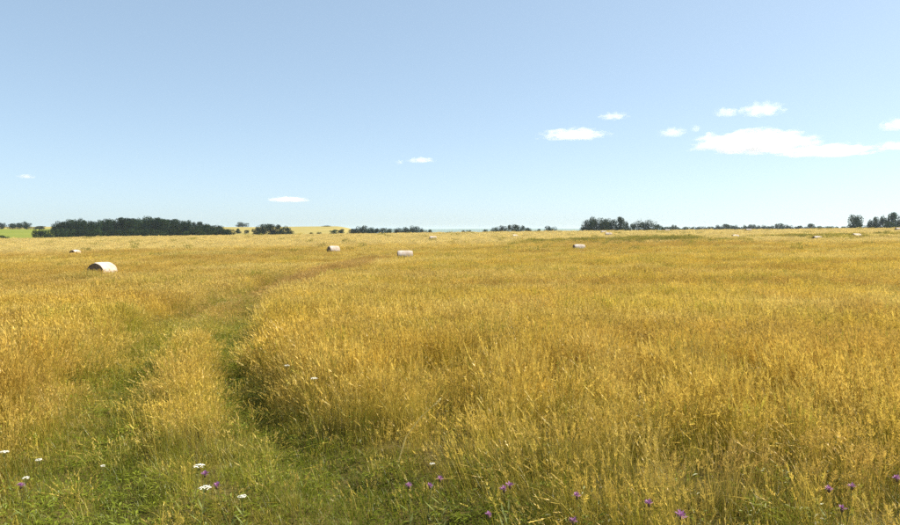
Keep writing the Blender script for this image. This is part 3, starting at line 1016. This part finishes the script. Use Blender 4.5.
def flower(name, px, py, h, purple, label, group, big=1.0):
    x, y = pix_ground(px, py, h, 60)
    z = float(zfun(x, y))
    r = np.random.default_rng(int(px * 7 + py))
    root = empty(name, (x, y, z), r.uniform(0, 6.28))
    bend = r.normal(0, .05, 2)
    pts = [(-bend[0] * (1 - f) ** 1.5, -bend[1] * (1 - f) ** 1.5, h * f - .02 * (1 - f)) for f in np.linspace(0, 1, 6)]
    V, F = [], []
    tube_into(V, F, pts, .0022, .0014)
    for k in range(4):
        f = .2 + .17 * k; a = r.uniform(0, 6.28); p = np.array(pts[min(5, int(f * 5))]); i = len(V)
        d = np.array([math.cos(a), math.sin(a), .8]); s = np.array([-math.sin(a), math.cos(a), 0]) * .006
        V += [tuple(p), tuple(p + d * .03 + s), tuple(p + d * .07), tuple(p + d * .03 - s)]; F.append((i, i + 1, i + 2, i + 3))
    mesh_obj('stem', V, F, M_STEM, root)
    if purple:
        V, F = [], []
        for lv, (q, zz) in enumerate(((.004, -.016), (.0085, -.008), (.007, 0.0), (.004, .002))):
            for j in range(8): V.append((q * math.cos(j * .785), q * math.sin(j * .785), h + zz))
        for lv in range(3):
            for j in range(8): F.append((lv * 8 + j, lv * 8 + (j + 1) % 8, lv * 8 + 8 + (j + 1) % 8, lv * 8 + 8 + j))
        mesh_obj('bud', V, F, M_BUD, root, True)
        V, F = [], []
        for k in range(34):
            a = r.uniform(0, 6.28); up = r.uniform(.15, 1.3); L = r.uniform(.016, .026) * big
            d = np.array([math.cos(a) * math.cos(up), math.sin(a) * math.cos(up), math.sin(up)]); s = np.array([-math.sin(a), math.cos(a), 0]) * .0028 * big
            p = np.array([0, 0, h]); i = len(V)
            V += [tuple(p + d * .003), tuple(p + d * L * .7 + s), tuple(p + d * L), tuple(p + d * L * .7 - s)]; F.append((i, i + 1, i + 2, i + 3))
        mesh_obj('petals', V, F, M_PURPLE, root)
    else:
        V, F = [], []
        for k in range(46):
            a = r.uniform(0, 6.28); q = .034 * big * math.sqrt(r.random()); zz = h + .012 - q * .25 + r.uniform(-.003, .003)
            cx, cy = q * math.cos(a), q * math.sin(a); i = len(V)
            V.append((cx, cy, zz + .002))
            for j in range(5): V.append((cx + .0055 * big * math.cos(j * 1.257 + a), cy + .0055 * big * math.sin(j * 1.257 + a), zz))
            for j in range(5): F.append((i, i + 1 + j, i + 1 + (j + 1) % 5))
        mesh_obj('florets', V, F, M_WHITE, root)
        V, F = [], []
        for k in range(9):
            a = k * .7; tube_into(V, F, [(0, 0, h - .03), (.02 * math.cos(a), .02 * math.sin(a), h + .006)], .0009, .0007, 3)
        mesh_obj('flower_stalks', V, F, M_STEM, root)
    tag(root, label, 'flower', group)

PG, WGp = 'purple flowers in the foreground grass', 'white flowers in the foreground grass'
for px, py, h, lab, b in [
    (205, 475, .30, 'purple flower beside the white flowers left of the right wheel rut', 1.3),
    (217, 487, .30, 'purple flower right of the white flower pair on the track', 1.3),
    (21, 487, .30, 'pale purple flower near the bottom left corner', 1.2),
    (409, 487, .36, 'left flower of the pinkish cluster at the edge of the right rut', 1.2),
    (430, 487, .36, 'middle flower of the pinkish cluster at the edge of the right rut', 1.1),
    (440, 480, .36, 'upper right flower of the pinkish cluster at the edge of the right rut', 1.1),
    (510, 487, .36, 'right flower of the purple pair at bottom centre', 1.3),
    (504, 491, .36, 'left flower of the purple pair at bottom centre', 1.3),
    (577, 497, .36, 'purple flower right of the purple pair at bottom centre', 1.2),
    (489, 517, .34, 'pinkish flower low down below the purple pair', 1.1),
    (573, 522, .34, 'purple flower on the bottom edge right of centre', 1.2),
    (649, 504, .36, 'single purple flower between bottom centre and the right corner', 1.2),
    (681, 518, .36, 'bright purple flower low right of centre near the bottom edge', 1.6),
    (829, 490, .40, 'left flower of the purple trio at bottom right', 1.2),
    (852, 487, .40, 'right flower of the purple trio at bottom right', 1.1),
    (842, 510, .40, 'lowest flower of the purple trio at bottom right', 1.1),
    (897, 480, .42, 'purple flower at the right picture edge', 1.2)]:
    flower('purple_flower', px, py, h, True, lab, PG, b)
for px, py, h, lab, b in [
    (199, 467, .30, 'flat white flower head above the purple flower on the track', 1.0),
    (205, 489, .28, 'brightest white flower on the track near the bottom left', 1.0),
    (3.5, 453, .34, 'white flower at the left picture edge', .9),
    (39, 461, .30, 'small white flower right of the one at the left edge', .6),
    (26, 479, .28, 'small white flower above the pale purple flower at bottom left', .6),
    (103, 467, .22, 'small white flower in the left wheel rut', .5),
    (242, 498, .26, 'small white flower between the wheel ruts at the bottom', .7),
    (432, 466, .40, 'small white flower above the pinkish cluster', .5),
    (314, 379, .50, 'cream flower head in the tall grass right of the rut bend', .9),
    (287, 366, .50, 'cream flower head nearest the rut bend', .8),
    (808, 350, .52, 'white flower far out in the grass on the right', 1.2)]:
    flower('white_flower', px, py, h, False, lab, WGp, b)

def stalk(px0, py0, h0, px1, py1, h1, label, wd=.006):
    x0, y0 = pix_ground(px0, py0, h0, 60); z0 = float(zfun(x0, y0)) + h0
    d = pix_dir(px1, py1); t = (y0 - .30) / d[1]
    p1 = np.array([d[0] * t, d[1] * t, EYE + d[2] * t]); p0 = np.array([x0, y0, z0])
    root = empty('grass_stalk', (x0, y0, z0 - h0))
    base = p0 - (p1 - p0) / np.linalg.norm(p1 - p0) * .02
    V, F = [], []
    foot = np.array([x0 - .10, y0 + .12, z0 - h0 - .02])
    pts = [foot, foot * .45 + base * .55, base, p0 * .5 + p1 * .5 + np.array([-.01, 0, .012]), p1]
    o = np.array([x0, y0, z0 - h0])
    tube_into(V, F, [tuple(p - o) for p in pts], wd / 2, wd / 3.5, 5)
    mesh_obj('stem', V, F, M_STRAW, root)
    V, F = [], []
    ax = (p1 - p0) / np.linalg.norm(p1 - p0); r = np.random.default_rng(5)
    for k in range(26):
        c = p1 - o - ax * .10 * k / 26; dd = r.normal(0, 1, 3); dd = dd / np.linalg.norm(dd) * .6 + ax; i = len(V); s = np.cross(dd, ax); s = s / max(np.linalg.norm(s), .01) * .003
        V += [tuple(c), tuple(c + dd * .008 + s), tuple(c + dd * .018), tuple(c + dd * .008 - s)]; F.append((i, i + 1, i + 2, i + 3))
    mesh_obj('seed_head', V, F, M_STRAW, root)
    tag(root, label, 'grass stalk')
stalk(407, 436, .30, 440, 399, .6, 'long pale stalk leaning right out of the grass beside the right wheel rut', .014)

# ------------------------------------------------------------------ haze: one closed box of thin air round the whole place
def haze():
    m, n, l = mat('haze_air')
    out = n.new('ShaderNodeOutputMaterial')
    v = n.new('ShaderNodeVolumePrincipled')
    v.inputs['Color'].default_value = (.70, .85, 1.0, 1)
    v.inputs['Density'].default_value = 0.00011
    v.inputs['Anisotropy'].default_value = 0.2
    l.new(v.outputs[0], out.inputs['Volume'])
    x0, x1, z0, z1 = -9100, 9100, -60.0, 18.0
    V = [(x, y, z) for z in (z0, z1) for x, y in ((x0, x0), (x1, x0), (x1, x1), (x0, x1))]
    F = [(3, 2, 1, 0), (4, 5, 6, 7), (0, 1, 5, 4), (1, 2, 6, 5), (2, 3, 7, 6), (3, 0, 4, 7)]
    o = mesh_obj('haze', V, F, m)
    tag(o, 'thin pale summer haze over the whole field', 'haze', kind='stuff')
haze()
